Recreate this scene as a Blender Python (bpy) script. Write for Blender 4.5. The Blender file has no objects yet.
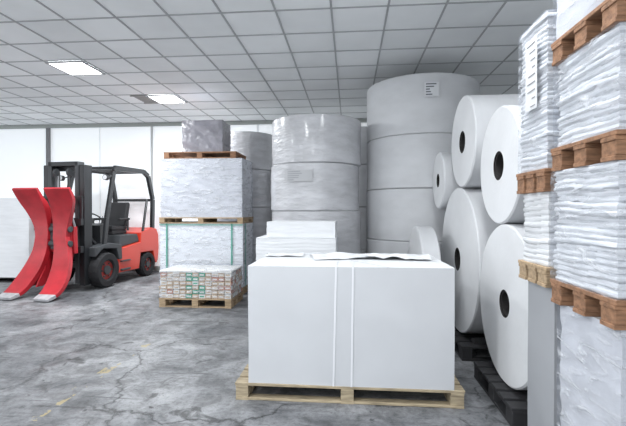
import bpy, bmesh, math, random
from mathutils import Vector, Matrix, noise
random.seed(7)
scene = bpy.context.scene
scene.view_settings.view_transform = 'Standard'
scene.view_settings.exposure = 0.3
COL = scene.collection

# ---------------------------------------------------------------- materials
def mat(name, col, rough=0.6, metal=0.0, var=0.0, vscale=4.0, bump=0.0, bscale=30.0,
        stretch=(1, 1, 1), coat=0.0, emit=0.0, lines=0.0, lscale=60.0, col2=None, bdist=.01):
    m = bpy.data.materials.new(name); m.use_nodes = True
    nt = m.node_tree; N = nt.nodes; L = nt.links
    b = N['Principled BSDF']
    b.inputs['Base Color'].default_value = (*col, 1)
    b.inputs['Roughness'].default_value = rough
    b.inputs['Metallic'].default_value = metal
    if coat: b.inputs['Coat Weight'].default_value = coat; b.inputs['Coat Roughness'].default_value = 0.15
    if emit:
        b.inputs['Emission Color'].default_value = (*col, 1); b.inputs['Emission Strength'].default_value = emit
    tc = N.new('ShaderNodeTexCoord'); mp = N.new('ShaderNodeMapping'); mp.inputs['Scale'].default_value = stretch
    L.new(tc.outputs['Object'], mp.inputs['Vector'])
    colsock = None
    if var or col2:
        n = N.new('ShaderNodeTexNoise'); n.inputs['Scale'].default_value = vscale; n.inputs['Detail'].default_value = 5
        L.new(mp.outputs[0], n.inputs['Vector'])
        cr = N.new('ShaderNodeValToRGB')
        c2 = col2 if col2 else tuple(max(0, c * (1 - var)) for c in col)
        cr.color_ramp.elements[0].position = 0.3; cr.color_ramp.elements[0].color = (*c2, 1)
        cr.color_ramp.elements[1].position = 0.65; cr.color_ramp.elements[1].color = (*col, 1)
        L.new(n.outputs['Fac'], cr.inputs['Fac']); colsock = cr.outputs['Color']
    if lines:
        w = N.new('ShaderNodeTexWave'); w.wave_type = 'BANDS'; w.bands_direction = 'Z'
        w.inputs['Scale'].default_value = lscale; w.inputs['Distortion'].default_value = 0.6
        w.inputs['Detail'].default_value = 3
        L.new(tc.outputs['Object'], w.inputs['Vector'])
        mx = N.new('ShaderNodeMix'); mx.data_type = 'RGBA'; mx.blend_type = 'MULTIPLY'
        mx.inputs[0].default_value = lines
        if colsock: L.new(colsock, mx.inputs[6])
        else: mx.inputs[6].default_value = (*col, 1)
        L.new(w.outputs['Color'], mx.inputs[7]); colsock = mx.outputs[2]
    if colsock: L.new(colsock, b.inputs['Base Color'])
    if bump:
        n2 = N.new('ShaderNodeTexNoise'); n2.inputs['Scale'].default_value = bscale; n2.inputs['Detail'].default_value = 4
        L.new(mp.outputs[0], n2.inputs['Vector'])
        bp = N.new('ShaderNodeBump'); bp.inputs['Strength'].default_value = bump; bp.inputs['Distance'].default_value = bdist
        L.new(n2.outputs['Fac'], bp.inputs['Height']); L.new(bp.outputs[0], b.inputs['Normal'])
    return m

def film_mat():
    m = bpy.data.materials.new('stretch_film'); m.use_nodes = True
    nt = m.node_tree; N = nt.nodes; L = nt.links; N.clear()
    out = N.new('ShaderNodeOutputMaterial'); tr = N.new('ShaderNodeBsdfTransparent'); tr.inputs[0].default_value = (.95, .96, .98, 1)
    gl = N.new('ShaderNodeBsdfPrincipled'); gl.inputs['Base Color'].default_value = (.82, .84, .88, 1); gl.inputs['Roughness'].default_value = .18
    tc = N.new('ShaderNodeTexCoord'); mp = N.new('ShaderNodeMapping'); mp.inputs['Scale'].default_value = (1, 1, 4.0); mp.inputs['Rotation'].default_value = (.5, .45, 0)
    n = N.new('ShaderNodeTexNoise'); n.inputs['Scale'].default_value = 3.2; n.inputs['Detail'].default_value = 5; n.inputs['Distortion'].default_value = 1.5
    L.new(tc.outputs['Object'], mp.inputs[0]); L.new(mp.outputs[0], n.inputs['Vector'])
    cr = N.new('ShaderNodeValToRGB'); cr.color_ramp.elements[0].position = .48; cr.color_ramp.elements[0].color = (.06, .06, .06, 1)
    cr.color_ramp.elements[1].position = .75; cr.color_ramp.elements[1].color = (.65, .65, .65, 1)
    L.new(n.outputs['Fac'], cr.inputs[0])
    bp = N.new('ShaderNodeBump'); bp.inputs['Strength'].default_value = 1; bp.inputs['Distance'].default_value = .07
    L.new(n.outputs['Fac'], bp.inputs['Height']); L.new(bp.outputs[0], gl.inputs['Normal'])
    mx = N.new('ShaderNodeMixShader'); L.new(cr.outputs[0], mx.inputs[0]); L.new(tr.outputs[0], mx.inputs[1]); L.new(gl.outputs[0], mx.inputs[2])
    L.new(mx.outputs[0], out.inputs[0])
    return m

M = {}
M['paper'] = mat('paper_white', (.79, .805, .83), .75, var=.07, vscale=3, bump=.25, bscale=12, stretch=(1, 1, 6))
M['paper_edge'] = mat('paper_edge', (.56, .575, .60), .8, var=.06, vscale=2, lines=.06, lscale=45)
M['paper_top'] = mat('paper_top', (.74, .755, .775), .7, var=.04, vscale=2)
M['paper_wavy'] = mat('paper_wavy', (.76, .775, .80), .55, var=.20, vscale=5, bump=.35, bscale=20, stretch=(1, 1, 5), lines=.12, lscale=30, coat=.3)
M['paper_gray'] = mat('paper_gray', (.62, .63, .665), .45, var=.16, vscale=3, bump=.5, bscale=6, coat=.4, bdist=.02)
M['box_gray'] = mat('box_gray', (.33, .34, .36), .7, var=.1, vscale=2)
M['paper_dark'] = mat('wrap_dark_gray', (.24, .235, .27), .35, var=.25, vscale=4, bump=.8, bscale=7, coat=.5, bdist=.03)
M['film'] = film_mat()
M['roll_side'] = mat('roll_side', (.63, .64, .66), .6, var=.13, vscale=2.0, bump=.4, bscale=5, stretch=(1, 1, 2))
M['roll_film'] = mat('roll_side_wrapped', (.56, .565, .59), .35, var=.26, vscale=2.5, bump=.9, bscale=6, stretch=(1, 1, 3), coat=.5, bdist=.02)
M['roll_end'] = mat('roll_end', (.72, .73, .745), .7, var=.07, vscale=3, bump=.15, bscale=20)
M['core'] = mat('roll_core', (.014, .012, .012), .8)
M['wood'] = mat('pallet_wood', (.48, .35, .22), .8, var=.4, vscale=9, bump=.4, bscale=30, stretch=(1, 6, 6))
M['wood_light'] = mat('pallet_wood_light', (.45, .37, .25), .8, var=.5, vscale=7, bump=.4, bscale=30, stretch=(1, 6, 6))
M['wood_orange'] = mat('pallet_wood_orange', (.34, .18, .10), .8, var=.5, vscale=9, bump=.4, bscale=30, stretch=(1, 4, 6))
M['wood_dark'] = mat('pallet_dark', (.03, .03, .033), .7, var=.3, vscale=9)
M['strap'] = mat('strap_white', (.72, .73, .76), .4)
M['strap_g'] = mat('strap_green', (.10, .34, .27), .5)
M['label'] = mat('label_paper', (.66, .67, .69), .6)
M['label_faint'] = mat('label_faint', (.44, .445, .46), .6)
M['label_ink'] = mat('label_ink', (.10, .11, .13), .6)
M['tan'] = mat('ream_tan', (.60, .46, .33), .6, var=.2, vscale=20)
M['green'] = mat('ream_green', (.10, .40, .27), .6, var=.3, vscale=20)
M['ream_w'] = mat('ream_white', (.78, .77, .74), .6, var=.1, vscale=20)
M['ream_r'] = mat('ream_red', (.48, .22, .15), .6)
M['red'] = mat('paint_clamp_red', (.44, .016, .026), .40, var=.3, vscale=5, coat=.2)
M['orange'] = mat('paint_body_red', (.62, .04, .018), .35, coat=.3)
M['hub'] = mat('hub_red', (.28, .025, .02), .5)
M['black'] = mat('black_steel', (.012, .013, .015), .4, coat=.2)
M['dgray'] = mat('dark_gray_panel', (.04, .043, .047), .5)
M['rubber'] = mat('tyre_rubber', (.012, .012, .014), .85, bump=.3, bscale=40)
M['steel'] = mat('steel', (.45, .46, .48), .35, metal=.8)
M['tip'] = mat('worn_steel_tip', (.52, .52, .54), .5, metal=.3, var=.3, vscale=10)
M['seat'] = mat('seat_vinyl', (.02, .02, .022), .6)
M['wall'] = mat('wall_paint_white', (.87, .89, .91), .7, var=.05, vscale=1.2)
M['panel'] = mat('wall_panel_glow', (.88, .91, .93), .6, var=.05, vscale=.8, emit=.28)  # solid white wall panel; emission added only to brighten the back wall
M['wall_band'] = mat('wall_band', (.40, .43, .41), .7)
M['pipe'] = mat('column_gray', (.20, .20, .21), .6)
M['seam'] = mat('panel_seam', (.50, .51, .51), .6)
M['tbar'] = mat('ceiling_tbar', (.38, .39, .40), .5)
M['lamp'] = mat('lamp_panel', (1, 1, 1), .5, emit=9)
M['vent'] = mat('vent_gray', (.30, .29, .28), .6)

def ceiling_material():
    m = bpy.data.materials.new('ceiling_tiles'); m.use_nodes = True
    N = m.node_tree.nodes; L = m.node_tree.links; b = N['Principled BSDF']; b.inputs['Roughness'].default_value = .9
    tc = N.new('ShaderNodeTexCoord'); mp = N.new('ShaderNodeMapping')
    mp.inputs['Location'].default_value = (.2 / .6 + 100, -5.65 / .6 + 100, 0); mp.inputs['Scale'].default_value = (1 / .6, 1 / .6, 0)
    L.new(tc.outputs['Object'], mp.inputs[0])
    vm = N.new('ShaderNodeVectorMath'); vm.operation = 'FLOOR'; L.new(mp.outputs[0], vm.inputs[0])
    wn = N.new('ShaderNodeTexWhiteNoise'); L.new(vm.outputs[0], wn.inputs['Vector'])
    n = N.new('ShaderNodeTexNoise'); n.inputs['Scale'].default_value = 1.5; n.inputs['Detail'].default_value = 6; L.new(tc.outputs['Object'], n.inputs['Vector'])
    ad = N.new('ShaderNodeMath'); ad.operation = 'MULTIPLY_ADD'; L.new(wn.outputs['Value'], ad.inputs[0]); ad.inputs[1].default_value = .5
    L.new(n.outputs['Fac'], ad.inputs[2])
    cr = N.new('ShaderNodeValToRGB'); cr.color_ramp.elements[0].position = .4; cr.color_ramp.elements[0].color = (.76, .78, .79, 1)
    cr.color_ramp.elements[1].position = 1; cr.color_ramp.elements[1].color = (.89, .91, .92, 1)
    L.new(ad.outputs[0], cr.inputs[0]); L.new(cr.outputs[0], b.inputs['Base Color'])
    return m

def floor_material():
    m = bpy.data.materials.new('worn_concrete'); m.use_nodes = True
    N = m.node_tree.nodes; L = m.node_tree.links; b = N['Principled BSDF']
    b.inputs['Specular IOR Level'].default_value = .35
    tc = N.new('ShaderNodeTexCoord'); P = tc.outputs['Object']
    def noise_(s, d=6, dist=0, rough=.6, vec=None):
        n = N.new('ShaderNodeTexNoise'); n.inputs['Scale'].default_value = s; n.inputs['Detail'].default_value = d
        n.inputs['Distortion'].default_value = dist; n.inputs['Roughness'].default_value = rough; L.new(vec or P, n.inputs['Vector']); return n.outputs['Fac']
    def ramp(f, p0, c0, p1, c1):
        r = N.new('ShaderNodeValToRGB'); e = r.color_ramp.elements
        e[0].position = p0; e[0].color = (c0, c0, c0, 1); e[1].position = p1; e[1].color = (c1, c1, c1, 1); L.new(f, r.inputs[0]); return r.outputs[0]
    def mix(t, fac, a, bb):
        x = N.new('ShaderNodeMix'); x.data_type = 'RGBA'; x.blend_type = t
        if isinstance(fac, float): x.inputs[0].default_value = fac
        else: L.new(fac, x.inputs[0])
        for i, v in ((6, a), (7, bb)):
            if isinstance(v, tuple): x.inputs[i].default_value = v
            else: L.new(v, x.inputs[i])
        return x.outputs[2]
    def mth(op, a, bv):
        q = N.new('ShaderNodeMath'); q.operation = op
        for i, v in ((0, a), (1, bv)):
            if isinstance(v, (int, float)): q.inputs[i].default_value = v
            else: L.new(v, q.inputs[i])
        return q.outputs[0]
    base = N.new('ShaderNodeValToRGB'); e = base.color_ramp.elements
    e[0].position = .38; e[0].color = (.125, .13, .14, 1); e[1].position = .62; e[1].color = (.33, .337, .35, 1)
    L.new(noise_(.8, 8, .5, .62), base.inputs[0])
    c = mix('MULTIPLY', 1.0, base.outputs[0], ramp(noise_(4, 8, .8, .7), .38, .55, .58, 1.05))
    c = mix('MULTIPLY', 1.0, c, ramp(noise_(26, 6, 0, .8), .38, .68, .52, 1.0))
    c = mix('MULTIPLY', 1.0, c, ramp(noise_(3.1, 5, 1, .6), .31, .35, .37, 1.0))
    c = mix('MULTIPLY', 1.0, c, ramp(noise_(11, 3, 0, .5), .27, .30, .31, 1.0))
    for rot, sc, lo in ((.5, (1.0, 12, 1), .37), (-.7, (.8, 10, 1), .36)):
        mp = N.new('ShaderNodeMapping'); mp.inputs['Rotation'].default_value = (0, 0, rot); mp.inputs['Scale'].default_value = sc; L.new(P, mp.inputs[0])
        c = mix('MULTIPLY', .8, c, ramp(noise_(1.4, 6, .2, .65, mp.outputs[0]), lo - .04, .35, lo + .04, 1.0))
    nn = N.new('ShaderNodeTexNoise'); nn.inputs['Scale'].default_value = 1.3; nn.inputs['Detail'].default_value = 8; nn.inputs['Roughness'].default_value = .6; L.new(P, nn.inputs['Vector'])
    dd = mix('ADD', .8, P, nn.outputs['Color'])
    vo = N.new('ShaderNodeTexVoronoi'); vo.feature = 'DISTANCE_TO_EDGE'; vo.inputs['Scale'].default_value = .5; L.new(dd, vo.inputs['Vector'])
    cr_ = ramp(vo.outputs['Distance'], .0, .22, .010, 1.0)
    c = mix('MULTIPLY', ramp(noise_(.9, 2), .40, 0, .5, .9), c, cr_)
    sp = N.new('ShaderNodeSeparateXYZ'); L.new(P, sp.inputs[0])
    ax = mth('ABSOLUTE', mth('ADD', sp.outputs[0], 2.27), 0)
    line = mth('LESS_THAN', ax, .05)
    line = mth('MULTIPLY', line, mth('LESS_THAN', sp.outputs[1], 4.6))
    line = mth('MULTIPLY', line, mth('GREATER_THAN', noise_(5, 5), .53))
    line = mth('MULTIPLY', line, .5)
    c = mix('MIX', line, c, (.46, .36, .14, 1))
    L.new(c, b.inputs['Base Color'])
    L.new(ramp(noise_(3, 8), .3, .42, .7, .75), b.inputs['Roughness'])
    bp = N.new('ShaderNodeBump'); bp.inputs['Strength'].default_value = .35; bp.inputs['Distance'].default_value = .01
    L.new(noise_(12, 9, 0, .75), bp.inputs['Height']); L.new(bp.outputs[0], b.inputs['Normal'])
    return m

# ---------------------------------------------------------------- mesh helpers
def finish(name, bm, mats, loc=(0, 0, 0), rot=(0, 0, 0), parent=None, smooth=False, bevel=0):
    me = bpy.data.meshes.new(name); bmesh.ops.recalc_face_normals(bm, faces=bm.faces[:]) ; bm.to_mesh(me); bm.free()
    for k in mats: me.materials.append(M[k] if isinstance(k, str) else k)
    if smooth:
        for p in me.polygons: p.use_smooth = True
        try: me.set_sharp_from_angle(angle=math.radians(38))
        except Exception: pass
    o = bpy.data.objects.new(name, me); COL.objects.link(o); o.location = loc; o.rotation_euler = rot
    if parent: o.parent = parent
    if bevel:
        b = o.modifiers.new('bev', 'BEVEL'); b.width = bevel; b.segments = 2; b.limit_method = 'ANGLE'
    return o

def box(bm, x0, x1, y0, y1, z0, z1, mi=0, mtx=None):
    vs = [bm.verts.new(v) for v in ((x0, y0, z0), (x1, y0, z0), (x1, y1, z0), (x0, y1, z0), (x0, y0, z1), (x1, y0, z1), (x1, y1, z1), (x0, y1, z1))]
    if mtx is not None:
        for v in vs: v.co = mtx @ v.co
    for f in ((0, 3, 2, 1), (4, 5, 6, 7), (0, 1, 5, 4), (1, 2, 6, 5), (2, 3, 7, 6), (3, 0, 4, 7)):
        bm.faces.new([vs[i] for i in f]).material_index = mi
    return vs

def cyl(bm, p0, p1, r, mi=0, seg=20, r1=None):
    p0 = Vector(p0); p1 = Vector(p1); r1 = r if r1 is None else r1
    q = (p1 - p0).to_track_quat('Z', 'Y')
    A = []; B = []
    for i in range(seg):
        a = 2 * math.pi * i / seg; d = Vector((math.cos(a), math.sin(a), 0))
        A.append(bm.verts.new(p0 + q @ (d * r))); B.append(bm.verts.new(p1 + q @ (d * r1)))
    for i in range(seg):
        j = (i + 1) % seg; bm.faces.new((A[i], A[j], B[j], B[i])).material_index = mi
    bm.faces.new(A[::-1]).material_index = mi; bm.faces.new(B).material_index = mi

def bar(bm, p0, p1, w, d, mi=0):
    p0 = Vector(p0); p1 = Vector(p1); t = (p1 - p0).normalized()
    X = Vector((1, 0, 0)); X = (X - t * X.dot(t)); X = X.normalized() if X.length > .05 else Vector((0, 1, 0))
    Y = t.cross(X)
    r = []
    for p in (p0, p1):
        r.append([bm.verts.new(p + X * sx * w / 2 + Y * sy * d / 2) for sx, sy in ((-1, -1), (1, -1), (1, 1), (-1, 1))])
    for i in range(4):
        j = (i + 1) % 4; bm.faces.new((r[0][i], r[0][j], r[1][j], r[1][i])).material_index = mi
    bm.faces.new(r[0][::-1]).material_index = mi; bm.faces.new(r[1]).material_index = mi

def prism(bm, pts, x0, x1, mi=0):
    A = [bm.verts.new((x0, y, z)) for y, z in pts]; B = [bm.verts.new((x1, y, z)) for y, z in pts]
    n = len(pts)
    for i in range(n):
        j = (i + 1) % n; bm.faces.new((A[i], A[j], B[j], B[i])).material_index = mi
    bm.faces.new(A[::-1]).material_index = mi; bm.faces.new(B).material_index = mi

def lathe_roll(name, R, L, loc, rot=(0, 0, 0), mats=('roll_side', 'roll_end', 'core'), seg=72, bore=.09, dent=0.0, parent=None):
    bm = bmesh.new()
    b = .012; rc = bore + .018
    prof = [(bore, 0.012, 2), (rc, 0.012, 2), (rc, 0, 1)]
    k = 5
    for i in range(1, k): prof.append((rc + (R - b - rc) * i / k, 0, 1))
    prof += [(R - b, 0, 1), (R, b, 0)]
    for i in range(1, 8): prof.append((R, b + (L - 2 * b) * i / 8, 0))
    prof += [(R, L - b, 0), (R - b, L, 1), (rc, L, 1), (rc, L - .012, 2), (bore, L - .012, 2)]
    rings = []
    sd = random.random() * 50
    for s in range(seg):
        a = 2 * math.pi * s / seg; row = []
        for (r, z, mi) in prof:
            rr = r
            if dent and r >= R - b - 1e-6: rr = r - dent * abs(noise.noise(Vector((math.cos(a) * 2 + sd, math.sin(a) * 2, z * 6))))
            row.append(bm.verts.new((rr * math.cos(a), rr * math.sin(a), z)))
        rings.append(row)
    n = len(prof)
    for s in range(seg):
        t = (s + 1) % seg
        for i in range(n):
            j = (i + 1) % n
            f = bm.faces.new((rings[s][i], rings[t][i], rings[t][j], rings[s][j]))
            pi, pj = prof[i], prof[j]
            if i == n - 1: f.material_index = 2
            elif pi[2] == 2 or pj[2] == 2: f.material_index = 2
            elif pi[2] == 1 and pj[2] == 1: f.material_index = 1
            else: f.material_index = 0
    return finish(name, bm, mats, loc, rot, parent, smooth=True)

def grid_box(bm, x0, x1, y0, y1, z0, z1, mi, step, zstep, r, disp, mtop=None):
    nx = max(2, int((x1 - x0) / step)); ny = max(2, int((y1 - y0) / step)); nz = max(2, int((z1 - z0) / zstep))
    cache = {}
    lo = Vector((x0 + r, y0 + r, 0)); hi = Vector((x1 - r, y1 - r, 0))
    def V(i, j, k):
        key = (i, j, k)
        if key in cache: return cache[key]
        p = Vector((x0 + (x1 - x0) * i / nx, y0 + (y1 - y0) * j / ny, z0 + (z1 - z0) * k / nz))
        c = Vector((min(max(p.x, lo.x), hi.x), min(max(p.y, lo.y), hi.y), p.z))
        d = p - c
        if d.length > 1e-6:
            n = d.normalized(); p = c + n * r
            p = p - n * disp(p, n)
        v = bm.verts.new(p); cache[key] = v; return v
    def F(a, b, c, d, m=mi):
        f = bm.faces.new((a, b, c, d)); f.material_index = m; f.smooth = True
    for i in range(nx):
        for j in range(ny):
            for k in (0, nz): F(V(i, j, k), V(i + 1, j, k), V(i + 1, j + 1, k), V(i, j + 1, k), mtop if (mtop is not None and k) else mi)
    for i in range(nx):
        for k in range(nz):
            for j in (0, ny): F(V(i, j, k), V(i + 1, j, k), V(i + 1, j, k + 1), V(i, j, k + 1))
    for j in range(ny):
        for k in range(nz):
            for i in (0, nx): F(V(i, j, k), V(i, j + 1, k), V(i, j + 1, k + 1), V(i, j, k + 1))

def load(name, x0, x1, y0, y1, z0, z1, matk='paper', mode='film', amp=.01, layer=.03, r=.02, film=False, rotz=0, extra=None, top=None):
    cx, cy = (x0 + x1) / 2, (y0 + y1) / 2
    a, b_, h = (x1 - x0) / 2, (y1 - y0) / 2, z1 - z0
    sd = random.random() * 90
    bm = bmesh.new()
    rnd = [random.random() for _ in range(400)]
    def d_layers(p, n):
        ww = .8 * layer * noise.noise(Vector((p.x * 3 + sd, p.y * 4, p.z * 4)))
        t = (p.z + ww) / layer; i = int(t) % 400; f = t - math.floor(t)
        g = (abs(f - .5) * 2) ** 4
        return amp * (rnd[i] * .6 + .5 * g + .4 * abs(noise.noise(Vector((p.x * 6 + sd, p.y * 6, p.z * 5)))))
    def d_film(p, n):
        return amp * (abs(noise.noise(Vector((p.x * 3 + sd, p.y * 3, p.z * 9 + p.x * 3 + p.y * 2)))) + .5 * abs(noise.noise(Vector((p.x * 10, p.y * 10 + sd, p.z * 22)))))
    def d_smooth(p, n):
        return amp * abs(noise.noise(Vector((p.x * 1.5 + sd, p.y * 1.5, p.z * 1.5))))
    fn = {'layers': d_layers, 'film': d_film, 'smooth': d_smooth}[mode]
    zs = layer / 4 if mode == 'layers' else .03
    mats = [matk]
    if top: mats.append(top)
    grid_box(bm, -a, a, -b_, b_, 0, h, 0, .05, zs, r, fn, 1 if top else None)
    if film:
        grid_box(bm, -a - .008, a + .008, -b_ - .008, b_ + .008, .004, h - .002, len(mats), .04, .03, r, lambda p, n: .010 * abs(noise.noise(p * 7)))
        mats.append('film')
    if extra: mats += extra(bm, a, b_, h, len(mats))
    return finish(name, bm, mats, (cx, cy, z0), (0, 0, rotz), smooth=True)

def pallet(name, x0, x1, y0, y1, z0=0.0, h=.14, matk='wood', along='x', boards=7):
    bm = bmesh.new(); a, b_ = (x1 - x0) / 2, (y1 - y0) / 2
    t = .02
    if along == 'x':
        bw = 2 * b_ / (boards * 1.28)
        for i in range(boards):
            yy = -b_ + bw / 2 + (2 * b_ - bw) * i / (boards - 1)
            j = random.uniform(-.006, 0)
            box(bm, -a - j, a + j, yy - bw / 2, yy + bw / 2, h - t, h)
        for xx in (-a + .06, 0, a - .06):
            box(bm, xx - .05, xx + .05, -b_, b_, h - 2 * t, h - t)
            box(bm, xx - .05, xx + .05, -b_, b_, 0, t)
            for yy in (-b_ + .07, 0, b_ - .07): box(bm, xx - .05, xx + .05, yy - .065, yy + .065, t, h - 2 * t)
        for yy in (-b_ + .045, b_ - .045):
            box(bm, -a + .02, a - .02, yy - .04, yy + .04, .001, t - .001)
    else:
        bw = 2 * a / (boards * 1.28)
        for i in range(boards):
            xx = -a + bw / 2 + (2 * a - bw) * i / (boards - 1)
            box(bm, xx - bw / 2, xx + bw / 2, -b_, b_, h - t, h)
        for yy in (-b_ + .06, 0, b_ - .06):
            box(bm, -a, a, yy - .05, yy + .05, h - 2 * t, h - t)
            box(bm, -a, a, yy - .05, yy + .05, 0, t)
            for xx in (-a + .07, 0, a - .07): box(bm, xx - .065, xx + .065, yy - .05, yy + .05, t, h - 2 * t)
    return finish(name, bm, [matk], ((x0 + x1) / 2, (y0 + y1) / 2, z0), bevel=.003)

# ---------------------------------------------------------------- room
H = 3.65; XL, XR, YF, YB = -10.4, 3.4, -3.2, 9.9
M['floor'] = floor_material(); M['ceil'] = ceiling_material()
bm = bmesh.new(); box(bm, XL - .2, XR + .2, YF, YB + .2, -.2, 0); finish('floor', bm, ['floor'])
bm = bmesh.new(); box(bm, XL - .2, XR + .2, YF, YB + .2, H, H + .15); finish('ceiling', bm, ['ceil'])
bm = bmesh.new()
x = -.2 - .6 * 17
while x < XR:
    box(bm, x - .011, x + .011, YF, YB, H - .008, H - .0005); x += .6
y = 5.65 - .6 * 14
while y < YB:
    box(bm, XL, XR, y - .011, y + .011, H - .0075, H - .0004); y += .6
finish('trim_1', bm, ['tbar'])
bm = bmesh.new(); box(bm, XL - .2, XR + .2, YB, YB + .2, 0, H)
edges = [-10.3, -7.55, -4.85, -2.2, .5, 3.3]
for i in range(5):
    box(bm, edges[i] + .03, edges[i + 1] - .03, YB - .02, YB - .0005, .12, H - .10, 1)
    xx = (edges[i] + edges[i + 1]) / 2
    box(bm, xx - .005, xx + .005, YB - .023, YB - .019, .12, H - .10, 2)
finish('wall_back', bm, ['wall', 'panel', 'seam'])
bm = bmesh.new(); box(bm, XL, XR, YB - .03, YB - .021, H - .09, H - .01); finish('trim_2', bm, ['wall_band'])
bm = bmesh.new(); box(bm, XL, XR, YB - .03, YB - .002, 0, .12); finish('baseboard_back', bm, ['wall_band'])
bm = bmesh.new()
box(bm, -7.58, -7.50, YB - .09, YB - .022, .12, H - .09, 0)
box(bm, -4.875, -4.835, YB - .05, YB - .022, .12, H - .09, 1)
finish('trim_3', bm, ['pipe', 'seam'])
bm = bmesh.new(); box(bm, XR, XR + .2, YF, YB, 0, H); finish('wall_right', bm, ['wall'])
bm = bmesh.new()
box(bm, XL - .2, XL, 8.2, YB, 0, H); box(bm, XL - .2, XL, YF, 1.0, 0, H); box(bm, XL - .2, XL, 1.0, 8.2, 3.3, H)
finish('wall_left', bm, ['wall'])

def lamp(cx, cy, e=55):
    bm = bmesh.new()
    s = .285
    box(bm, cx - s, cx + s, cy - s, cy - s + .03, H - .03, H - .009); box(bm, cx - s, cx + s, cy + s - .03, cy + s, H - .03, H - .009)
    box(bm, cx - s, cx - s + .03, cy - s + .03, cy + s - .03, H - .03, H - .009); box(bm, cx + s - .03, cx + s, cy - s + .03, cy + s - .03, H - .03, H - .009)
    box(bm, cx - s + .03, cx + s - .03, cy - s + .03, cy + s - .03, H - .02, H - .009, 1)
    o = finish('ceiling_lamp', bm, ['tbar', 'lamp'])
    ld = bpy.data.lights.new('lamp_light', 'AREA'); ld.shape = 'SQUARE'; ld.size = .5; ld.energy = e; ld.color = (.95, .98, 1)
    lo = bpy.data.objects.new('lamp_light', ld); COL.objects.link(lo); lo.location = (cx, cy, H - .035); lo.parent = o
for cx, cy, e in ((-4.1, 5.95, 85), (-3.5, 7.75, 80), (-6.5, 2.35, 95), (-2.3, 1.15, 85), (.7, 2.35, 40), (-1.1, -1.25, 50), (-5.3, -1.25, 60)):
    lamp(cx, cy, e)
bm = bmesh.new()
for i in range(7): box(bm, -4.06, -3.84, 7.5 + i * .07, 7.54 + i * .07, H - .02, H - .009)
box(bm, -4.1, -3.81, 7.47, 7.5, H - .025, H - .009); box(bm, -4.1, -3.81, 8.0, 8.03, H - .025, H - .009)
finish('ceiling_vent', bm, ['vent'])

# ---------------------------------------------------------------- front stack
pallet('wooden_pallet', -.91, .87, 3.22, 4.22, 0, .135, 'wood_light', 'x', 7)
FT = 1.06
def straps_front(bm, a, b_, h, k):
    for xa, xb in ((-.10, -.12), (.03, .02)):
        bar(bm, (xa, -b_ - .003, h), (xb, -b_ - .003, 0.0), .015, .003, k)
        box(bm, xa - .008, xa + .008, -b_, b_, h, h + .003, k)
    bar(bm, (-.35, b_, h + .004), (.30, -b_, h + .004), .012, .003, k)
    return ['strap']
load('paper_sheet_stack', -.805, .79, 3.225, 4.19, .135, FT, 'paper_edge', 'smooth', .012, r=.006, extra=straps_front, top='paper_top')
bm = bmesh.new()
nx, ny = 24, 12
for (ox, oy, w, d, rz, zz, am) in ((-.30, 3.62, .60, .42, .22, FT + .006, .03), (.12, 3.70, .58, .40, -.12, FT + .014, .05), (-.80, 3.85, .36, .30, .05, FT + .004, .03)):
    g = []
    for i in range(nx + 1):
        row = []
        for j in range(ny + 1):
            u, v = i / nx * w, j / ny * d
            px = ox + u * math.cos(rz) - v * math.sin(rz); py = oy + u * math.sin(rz) + v * math.cos(rz)
            row.append(bm.verts.new((px, py, zz + am * abs(noise.noise(Vector((px * 5, py * 5, zz)))))))
        g.append(row)
    for i in range(nx):
        for j in range(ny): bm.faces.new((g[i][j], g[i + 1][j], g[i + 1][j + 1], g[i][j + 1]))
finish('loose_paper_sheet', bm, ['paper'], smooth=True)

# ---------------------------------------------------------------- small pallet with reams
pallet('wooden_pallet', -2.95, -1.79, 6.2, 6.9, 0, .14, 'wood', 'x', 7)
bm = bmesh.new()
rows = 6; rh = .40 / rows; hy = .33
for k in range(rows):
    nn = 11; w = 1.12 / nn
    for i in range(nn):
        mid = 4 <= i <= 6
        mi = random.choice([1, 1, 2, 0] if mid else [0, 0, 2, 3, 2])
        x0 = -.56 + i * w + .003; j = random.uniform(0, .012)
        box(bm, x0, x0 + w - .006, -hy + j, hy, k * rh + .002, (k + 1) * rh - .004, mi)
        box(bm, x0 + .015, x0 + w - .02, -hy - .003 + j, -hy + j, k * rh + .02, k * rh + .042, 2 if mi != 2 else (1 if mid else 0))
    nn = 7; w = 2 * hy / nn
    for i in range(nn):
        mi = random.choice([0, 2, 2, 3]); y0 = -hy + i * w
        box(bm, .555, .564, y0 + .004, y0 + w - .004, k * rh + .004, (k + 1) * rh - .006, mi)
box(bm, -.57, .57, -hy - .01, hy + .005, .40, .425, 2)
grid_box(bm, -.58, .58, -hy - .015, hy + .015, .004, .45, 4, .05, .03, .03, lambda p, n: .008 * abs(noise.noise(p * 8)))
finish('packaged_ream_bundle', bm, ['tan', 'green', 'ream_w', 'ream_r', 'film'], (-2.37, 6.55, .14))

# ---------------------------------------------------------------- tall 3-tier stack
pallet('wooden_pallet', -3.42, -1.87, 7.2, 8.0, 0, .13, 'wood', 'x', 7)
def green_straps(bm, a, b_, h, k):
    for xx in (-a + .14, a - .2):
        box(bm, xx - .014, xx + .014, -b_ - .016, -b_ - .010, 0, h, k)
    box(bm, a + .009, a + .013, -b_ + .12, -b_ + .15, 0, h, k)
    box(bm, -a, a, -b_ - .016, -b_ - .010, h - .03, h - .015, k)
    return ['strap_g']
load('wrapped_paper_stack', -3.41, -1.88, 7.22, 7.99, .13, 1.26, 'paper', 'film', .012, film=True, extra=green_straps)
pallet('wooden_pallet', -3.42, -1.87, 7.2, 8.0, 1.26, .11, 'wood', 'x', 7)
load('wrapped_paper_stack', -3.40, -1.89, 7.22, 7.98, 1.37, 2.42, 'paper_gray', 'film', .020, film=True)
pallet('wooden_pallet', -3.34, -2.0, 7.22, 7.96, 2.42, .12, 'wood_orange', 'x', 7)
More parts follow.
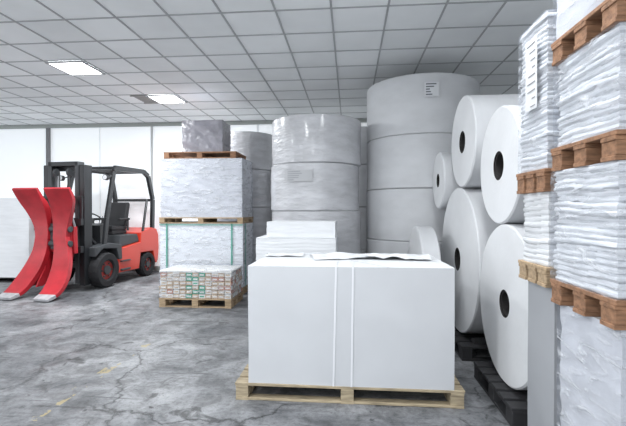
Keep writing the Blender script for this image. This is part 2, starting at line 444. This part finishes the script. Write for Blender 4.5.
load('wrapped_paper_stack', -3.06, -2.28, 7.35, 7.9, 2.54, 3.13, 'paper_dark', 'film', .035, r=.03, film=False)

# ---------------------------------------------------------------- mid low stacks
pallet('wooden_pallet', -1.15, -.15, 4.85, 5.55, 0, .13, 'wood', 'x', 7)
load('paper_sheet_stack', -1.12, -.16, 4.87, 5.54, .13, 1.17, 'paper', 'layers', .010, .04, r=.01)
load('paper_sheet_stack', -1.0, -.17, 4.92, 5.53, 1.172, 1.36, 'paper', 'layers', .008, .05, r=.01)

# ---------------------------------------------------------------- upright rolls
def label(x, y, z, ang, w, h, R, nlines=5, lm='label'):
    bm = bmesh.new(); n = 10
    def strip(a0, a1, z0, z1, rr, mi):
        vs = [[bm.verts.new((x + rr * math.cos(t), y + rr * math.sin(t), zz)) for zz in (z0, z1)] for t in [a0 + (a1 - a0) * i / n for i in range(n + 1)]]
        for i in range(n): bm.faces.new((vs[i][0], vs[i + 1][0], vs[i + 1][1], vs[i][1])).material_index = mi
    da = w / R / 2
    strip(ang - da, ang + da, z - h / 2, z + h / 2, R + .003, 0)
    for i in range(nlines):
        zz = z + h / 2 - h * (i + .7) / (nlines + .6)
        q = random.uniform(.3, .95)
        strip(ang - da * .8, ang - da * .8 + da * 1.6 * q, zz - h * .04, zz + h * .04, R + .005, 1)
    return finish('roll_label', bm, [lm, 'label_ink' if lm == 'label' else 'box_gray'])

def upright(cx, cy, R, heights, z0=0, mats=('roll_side', 'roll_end', 'core'), dent=.006, jit=.015):
    z = z0
    for i, h in enumerate(heights):
        jx, jy = (random.uniform(-jit, jit), random.uniform(-jit, jit)) if i else (0, 0)
        lathe_roll('paper_roll', R - random.uniform(0, .012), h - .006, (cx + jx, cy + jy, z), mats=mats, dent=dent)
        z += h
upright(1.12, 6.75, .87, [1.06, .75, .76, .84])
upright(-.53, 6.45, .69, [.81, .68, .68, .68], mats=('roll_film', 'roll_end', 'core'), dent=.012)
upright(-2.28, 8.98, .64, [.78, .78, .78, .78], mats=('roll_film', 'roll_end', 'core'), dent=.012)
upright(.25, 8.35, .66, [.78, .78, .78, .7])
upright(-.95, 8.6, .62, [.8, .8, .8])
label(1.12, 6.75, 3.16, math.radians(-90), .2, .2, .885)
label(-.53, 6.45, 1.98, math.radians(-106), .42, .16, .70, lm='label_faint')

# ---------------------------------------------------------------- lying rolls (axis along +X)
RX = (0, math.radians(90), 0)
def lying(x, y, z, R, L=1.0, bore=.09, mats=('roll_side', 'roll_end', 'core')):
    return lathe_roll('paper_roll', R, L, (x, y, z), RX, mats=mats, bore=bore)
pallet('dark_pallet', 1.1, 2.2, 2.95, 3.85, 0, .145, 'wood_dark', 'x', 6)
pallet('dark_pallet', 1.1, 2.2, 4.25, 5.35, 0, .145, 'wood_dark', 'x', 6)
lying(1.2, 3.37, .77, .62, 1.0)
lying(1.2, 4.8, .95, .80, 1.0, .11)
lying(1.2, 3.51, 1.86, .475, 1.0, .10)
lying(1.2, 4.61, 2.23, .485, 1.0, .10)
lying(1.13, 5.5, 1.88, .36, .5, .07)
lying(.80, 5.25, .65, .65, .2)
def chock(x, y, z, s):
    bm = bmesh.new(); prism(bm, [(0, 0), (s * .16, 0), (s * .16, .07)], x, x + .9)
    finish('roll_chock', bm, ['wood_dark'], (0, y, z))
chock(1.25, 3.64, .146, 1); chock(1.25, 3.10, .146, -1); chock(1.25, 5.12, .146, 1); chock(1.25, 4.48, .146, -1)

# ---------------------------------------------------------------- right columns
def sheet_label(z0, z1, y0, y1):
    def f(bm, a, b_, h, k):
        box(bm, -a - .012, -a - .009, y0, y1, z0, z1, k)
        n = 9
        for i in range(n):
            zz = z1 - (z1 - z0) * (i + .6) / n
            box(bm, -a - .014, -a - .012, y0 + .02, y0 + .02 + (y1 - y0 - .04) * random.uniform(.3, 1), zz, zz + .005, k + 1)
        return ['label', 'pipe']
    return f
pallet('wooden_pallet', 1.08, 1.88, 2.34, 2.71, 0, .12, 'wood_dark', 'y', 6)
load('wrapped_paper_stack', 1.09, 1.88, 2.34, 2.68, .12, 1.08, 'box_gray', 'smooth', .008, r=.012)
pallet('wooden_pallet', 1.05, 1.85, 2.34, 2.72, 1.08, .11, 'wood', 'y', 6)
load('wrapped_paper_stack', 1.06, 1.85, 2.35, 2.70, 1.19, 1.60, 'paper_wavy', 'layers', .020, .03)
pallet('wooden_pallet', 1.04, 1.85, 2.34, 2.73, 1.60, .125, 'wood_orange', 'y', 6)
load('wrapped_paper_stack', 1.05, 1.85, 2.35, 2.72, 1.725, 2.58, 'paper_wavy', 'layers', .024, .028, film=True, extra=sheet_label(.35, .75, -.1, .05))
pallet('wooden_pallet', 1.07, 1.87, 1.76, 2.29, 0, .12, 'wood_dark', 'y', 6)
load('wrapped_paper_stack', 1.08, 1.87, 1.77, 2.28, .12, 1.02, 'paper_gray', 'film', .030, film=True)
pallet('wooden_pallet', 1.05, 1.86, 1.75, 2.30, 1.02, .12, 'wood_orange', 'y', 6)
load('wrapped_paper_stack', 1.05, 1.86, 1.75, 2.29, 1.14, 1.70, 'paper_wavy', 'layers', .032, .028, film=True)
pallet('wooden_pallet', 1.05, 1.86, 1.75, 2.30, 1.70, .12, 'wood_orange', 'y', 6)
load('wrapped_paper_stack', 1.06, 1.86, 1.76, 2.29, 1.82, 2.25, 'paper_wavy', 'layers', .032, .03, film=True)
pallet('wooden_pallet', 1.05, 1.86, 1.75, 2.30, 2.25, .12, 'wood_orange', 'y', 6)
load('wrapped_paper_stack', 1.06, 1.86, 1.76, 2.29, 2.37, 2.95, 'paper_gray', 'film', .022, film=True)

pallet('wooden_pallet', -8.3, -6.6, 8.05, 9.2, 0, .1, 'wood_dark', 'x', 7)
load('wrapped_paper_stack', -8.3, -6.6, 8.05, 9.2, .10, 1.75, 'paper', 'smooth', .02, r=.03)

# ---------------------------------------------------------------- forklift
fk = bpy.data.objects.new('forklift', None); COL.objects.link(fk)
fk.location = (-5.27, 7.75, 0); fk.rotation_euler = (0, 0, math.radians(-5.7))

def wheel(name, x, y, r, w, hub):
    bm = bmesh.new(); seg = 40
    prof = [(r * .55, -w / 2 + .02), (r * .62, -w / 2), (r * .93, -w / 2), (r, -w / 2 + .03), (r, w / 2 - .03), (r * .93, w / 2), (r * .62, w / 2), (r * .55, w / 2 - .02)]
    R = [[bm.verts.new((xx, rr * math.cos(2 * math.pi * s / seg), rr * math.sin(2 * math.pi * s / seg))) for rr, xx in prof] for s in range(seg)]
    for s in range(seg):
        t = (s + 1) % seg
        for i in range(len(prof)):
            j = (i + 1) % len(prof); bm.faces.new((R[s][i], R[t][i], R[t][j], R[s][j]))
    for s in range(0, seg, 2):
        a = 2 * math.pi * s / seg
        box(bm, -w / 2 + .02, w / 2 - .02, -.010, .010, r - .01, r + .004, 0, Matrix.Rotation(a, 4, 'X'))
    sg = 1 if x > 0 else -1
    cyl(bm, (-sg * w * .3, 0, 0), (sg * w * .28, 0, 0), r * .56, 1, 28)
    cyl(bm, (sg * w * .28, 0, 0), (sg * w * .42, 0, 0), r * .26, 2, 20)
    for i in range(6):
        a = math.pi * i / 3; c = (sg * w * .27, r * .4 * math.cos(a), r * .4 * math.sin(a))
        cyl(bm, c, (c[0] + sg * .02, c[1], c[2]), .018, 2, 8)
    finish(name, bm, ['rubber', hub, 'dgray'], (x, y, r + .004), parent=fk, smooth=True)
wheel('wheel_front_1', .50, 0, .335, .24, 'hub'); wheel('wheel_front_2', -.50, 0, .335, .24, 'hub')
wheel('wheel_rear_1', .46, 1.45, .265, .20, 'hub'); wheel('wheel_rear_2', -.46, 1.45, .265, .20, 'hub')
bm = bmesh.new()
prism(bm, [(-.1, .42), (.38, .20), (1.12, .20), (1.2, .55), (1.2, .70), (.38, .62), (.2, .72), (-.15, .75)], -.38, .38, 0)
prism(bm, [(.40, .22), (1.10, .22), (1.16, .55), (1.16, .80), (.46, .72), (.38, .50)], -.55, .55, 1)
prism(bm, [(-.30, .62), (-.10, .76), (.30, .73), (.38, .50), (.48, .50), (.46, .80), (.10, .86), (-.30, .80)], -.58, .58, 0)
prism(bm, [(.46, .725), (1.16, .805), (1.16, .86), (1.1, .98), (.55, .98), (.50, .80)], -.50, .50, 2)
box(bm, -.4, .4, -.12, .42, .40, .46, 0)
box(bm, .50, .60, .44, .74, .26, .30, 0); box(bm, .50, .60, .44, .74, .44, .47, 0)
finish('chassis', bm, ['dgray', 'orange', 'dgray'], parent=fk, bevel=.02)
bm = bmesh.new()
prism(bm, [(1.16, .58), (1.20, .56), (1.36, .56), (1.66, .56), (1.74, .30), (1.80, .26), (1.86, .32), (1.90, .60), (1.88, .92), (1.80, 1.06), (1.60, 1.10), (1.18, 1.00)], -.54, .54, 0)
prism(bm, [(1.70, .22), (1.86, .24), (1.86, .34), (1.70, .34)], -.44, .44, 1)
box(bm, -.36, .36, 1.885, 1.905, .60, .84, 1)
finish('counterweight', bm, ['orange', 'dgray'], parent=fk, bevel=.035)
bm = bmesh.new()
prism(bm, [(.60, .985), (1.1, .985), (1.1, 1.06), (.60, 1.08)], -.25, .25)
prism(bm, [(.58, 1.08), (1.06, 1.06), (1.08, 1.16), (.80, 1.15), (.58, 1.18)], -.26, .26)
prism(bm, [(1.02, 1.14), (1.12, 1.14), (1.24, 1.62), (1.20, 1.68), (1.14, 1.66)], -.24, .24)
for s in (-1, 1):
    box(bm, s * .30 - .035, s * .30 + .035, .75, 1.1, 1.28, 1.33); box(bm, s * .30 - .02, s * .30 + .02, 1.02, 1.08, 1.05, 1.3)
finish('seat', bm, ['seat'], parent=fk, bevel=.02)
bm = bmesh.new()
prism(bm, [(.02, .84), (.22, .84), (.26, 1.14), (.16, 1.24), (.02, 1.2)], -.42, .42, 0)
cyl(bm, (0, .22, 1.15), (0, .36, 1.30), .03, 0, 12)
q = Matrix.Rotation(math.radians(-42), 3, 'X')
for i in range(24):
    a0 = 2 * math.pi * i / 24; a1 = 2 * math.pi * (i + 1) / 24
    p = [Vector((0, .37, 1.32)) + q @ Vector((.17 * math.cos(a), .17 * math.sin(a), 0)) for a in (a0, a1)]
    cyl(bm, p[0], p[1], .014, 0, 8)
for a0 in (0, 2.1, 4.2):
    cyl(bm, (0, .37, 1.31), Vector((0, .37, 1.32)) + q @ Vector((.17 * math.cos(a0), .17 * math.sin(a0), 0)), .01, 0, 8)
for i in range(3): cyl(bm, (.25 + .05 * i, .2, 1.2), (.25 + .05 * i, .24, 1.38), .008, 0, 8)
finish('dashboard', bm, ['black'], parent=fk, bevel=.006)
bm = bmesh.new()
GH = 2.36
for s in (-1, 1):
    pts = [(s * .52, .0, .80), (s * .50, .10, 1.35), (s * .47, .36, GH - .08), (s * .46, .44, GH)]
    for a, b in zip(pts, pts[1:]): bar(bm, a, b, .06, .09)
    pts = [(s * .46, .40, GH), (s * .46, 1.40, GH + .01), (s * .47, 1.56, GH - .08), (s * .49, 1.72, 1.75), (s * .50, 1.68, 1.04)]
    for a, b in zip(pts, pts[1:]): bar(bm, a, b, .07, .10)
    bar(bm, (s * .50, 1.30, 1.0), (s * .47, 1.52, 1.75), .04, .05)
box(bm, -.46, .46, .38, .46, GH - .03, GH + .03); box(bm, -.46, .46, 1.38, 1.46, GH - .03, GH + .03)
for i in range(7):
    xx = -.36 + .12 * i; box(bm, xx - .015, xx + .015, .44, 1.40, GH - .02, GH + .03)
box(bm, -.46, .46, 1.62, 1.68, 1.7, 1.76)
finish('overhead_guard', bm, ['black'], parent=fk, bevel=.008)
bm = bmesh.new()
for s in (-1, 1):
    x0 = s * .42
    box(bm, x0 - .016, x0 + .016, -.42, -.22, .10, 2.34, 0)
    for yy in (-.42, -.242): box(bm, min(x0, x0 - s * .09), max(x0, x0 - s * .09), yy, yy + .022, .10, 2.34, 0)
    x1 = s * .31
    box(bm, x1 - .014, x1 + .014, -.44, -.28, .14, 2.40, 1)
    box(bm, min(x1, x1 - s * .06), max(x1, x1 - s * .06), -.44, -.42, .14, 2.40, 1)
    cyl(bm, (s * .22, -.33, .2), (s * .22, -.33, 1.5), .04, 1, 14); cyl(bm, (s * .22, -.33, 1.5), (s * .22, -.33, 2.25), .022, 2, 12)
    box(bm, s * .14 - .015, s * .14 + .015, -.45, -.44, .9, 2.25, 1)
    cyl(bm, (s * .09, -.42, .9), (s * .09, -.42, 2.2), .012, 0, 8)
    bar(bm, (s * .38, -.25, 1.0), (s * .36, .10, .72), .05, .05, 0)
box(bm, -.42, .42, -.27, -.22, 2.24, 2.34, 0); box(bm, -.31, .31, -.44, -.28, 2.32, 2.40, 0)
box(bm, -.42, .42, -.27, -.22, 1.45, 1.54, 0); box(bm, -.42, .42, -.27, -.22, .40, .52, 0)
cyl(bm, (-.16, -.44, 2.2), (-.12, -.44, 2.2), .07, 1, 16); cyl(bm, (.12, -.44, 2.2), (.16, -.44, 2.2), .07, 1, 16)
finish('mast', bm, ['black', 'dgray', 'steel'], parent=fk, bevel=.003)
bm = bmesh.new()
box(bm, -.46, .46, -.54, -.47, 1.22, 1.34, 0); box(bm, -.46, .46, -.54, -.47, .72, .84, 0)
for s in (-1, 1): box(bm, s * .30 - .03, s * .30 + .03, -.54, -.45, .70, 1.36, 0)
for s in (-1, 1):
    box(bm, s * .44 - .02, s * .44 + .02, -.52, -.48, 1.34, 1.75, 0)
box(bm, -.46, .46, -.52, -.48, 1.72, 1.76, 0)
cyl(bm, (0, -.47, 1.03), (0, -.66, 1.03), .30, 1, 32)
finish('carriage', bm, ['black', 'dgray'], parent=fk, bevel=.004)
# roll clamp
bm = bmesh.new()
def ribbon(bm, path, th, mi, tip=None):
    secs = []
    n = len(path)
    for i, (y, z, xc, hw) in enumerate(path):
        a = path[max(0, i - 1)]; b = path[min(n - 1, i + 1)]
        t = Vector((0, b[0] - a[0], b[1] - a[1])).normalized(); nn = Vector((0, -t.z, t.y))
        tt = th * (1 - .6 * (i / (n - 1)) ** 2)
        c = Vector((xc, y, z))
        secs.append([bm.verts.new(c + Vector((sx * hw, 0, 0)) + nn * (sy * tt / 2)) for sx, sy in ((-1, -1), (1, -1), (1, 1), (-1, 1))])
    for i in range(n - 1):
        for k in range(4):
            l = (k + 1) % 4
            f = bm.faces.new((secs[i][k], secs[i][l], secs[i + 1][l], secs[i + 1][k])); f.material_index = tip if (tip is not None and i >= n - 4) else mi
    bm.faces.new(secs[0][::-1]).material_index = mi; bm.faces.new(secs[-1]).material_index = tip if tip is not None else mi
def lerp_path(pts, m=4):
    out = []
    P = [Vector(p) for p in pts]
    for i in range(len(P) - 1):
        p0 = P[max(0, i - 1)]; p1 = P[i]; p2 = P[i + 1]; p3 = P[min(len(P) - 1, i + 2)]
        for k in range(m):
            t = k / m
            out.append(tuple(.5 * ((2 * p1) + (-p0 + p2) * t + (2 * p0 - 5 * p1 + 4 * p2 - p3) * t * t + (-p0 + 3 * p1 - 3 * p2 + p3) * t ** 3)))
    out.append(tuple(P[-1])); return out
for s in (-1, 1):
    up = lerp_path([(-.74, .98, s * .18, .13), (-.74, 1.22, s * .20, .145), (-.78, 1.45, s * .25, .19), (-.87, 1.68, s * .31, .24), (-1.00, 1.88, s * .32, .25)])
    ribbon(bm, up, .11, 0)
    lo = lerp_path([(-.74, 1.05, s * .18, .13), (-.75, .78, s * .22, .145), (-.84, .50, s * .28, .17), (-1.0, .26, s * .33, .18), (-1.18, .10, s * .35, .17), (-1.38, .035, s * .36, .14)])
    ribbon(bm, lo, .11, 0, 1)
    for q in (-.08, .08):
        xx = s * .20 + q
        prism(bm, [(-.66, 1.0), (-.70, 1.28), (-.74, 1.50), (-.83, 1.72), (-.88, 1.78), (-.74, 1.66), (-.64, 1.5), (-.57, 1.3), (-.56, 1.0)], xx - .014, xx + .014, 0)
        prism(bm, [(-.66, 1.0), (-.70, .72), (-.80, .46), (-.94, .24), (-.98, .16), (-.82, .16), (-.66, .35), (-.57, .7), (-.56, 1.0)], xx - .014, xx + .014, 0)
box(bm, -.33, .33, -.68, -.60, .74, 1.32, 0)
box(bm, -.05, .05, -.66, -.60, .40, 1.7, 0)
cyl(bm, (-.36, -.72, 1.16), (.36, -.72, 1.16), .055, 2, 16); cyl(bm, (-.36, -.72, .90), (.36, -.72, .90), .055, 2, 16)
for s in (-1, 1):
    cyl(bm, (s * .35, -.60, .72), (s * .35, -.62, 1.20), .04, 0, 14); cyl(bm, (s * .35, -.62, 1.20), (s * .35, -.70, 1.42), .022, 3, 10)
box(bm, -.05, .05, -.74, -.68, .80, 1.26, 2)
finish('roll_clamp', bm, ['red', 'tip', 'dgray', 'steel'], loc=(.05, 0, 0), parent=fk, bevel=.006)
bm = bmesh.new()
for s in (-1, 1):
    cyl(bm, (s * .50, .12, GH - .22), (s * .50, .05, GH - .22), .055, 0, 16); cyl(bm, (s * .50, .05, GH - .22), (s * .50, .045, GH - .22), .045, 1, 16)
    bar(bm, (s * .50, .12, GH - .22), (s * .47, .36, GH - .15), .02, .02)
finish('work_lights', bm, ['black', 'label'], parent=fk)

# ---------------------------------------------------------------- world / camera
w = bpy.data.worlds.new('world'); scene.world = w; w.use_nodes = True
w.node_tree.nodes['Background'].inputs[0].default_value = (.92, .96, 1, 1); w.node_tree.nodes['Background'].inputs[1].default_value = 1.5
cam = bpy.data.cameras.new('camera'); cam.sensor_width = 36; cam.lens = 417 / 626 * 36
co = bpy.data.objects.new('camera', cam); COL.objects.link(co); co.location = (0, 0, 1.5)
co.rotation_euler = (math.radians(90 - .4), 0, math.radians(5.07)); scene.camera = co
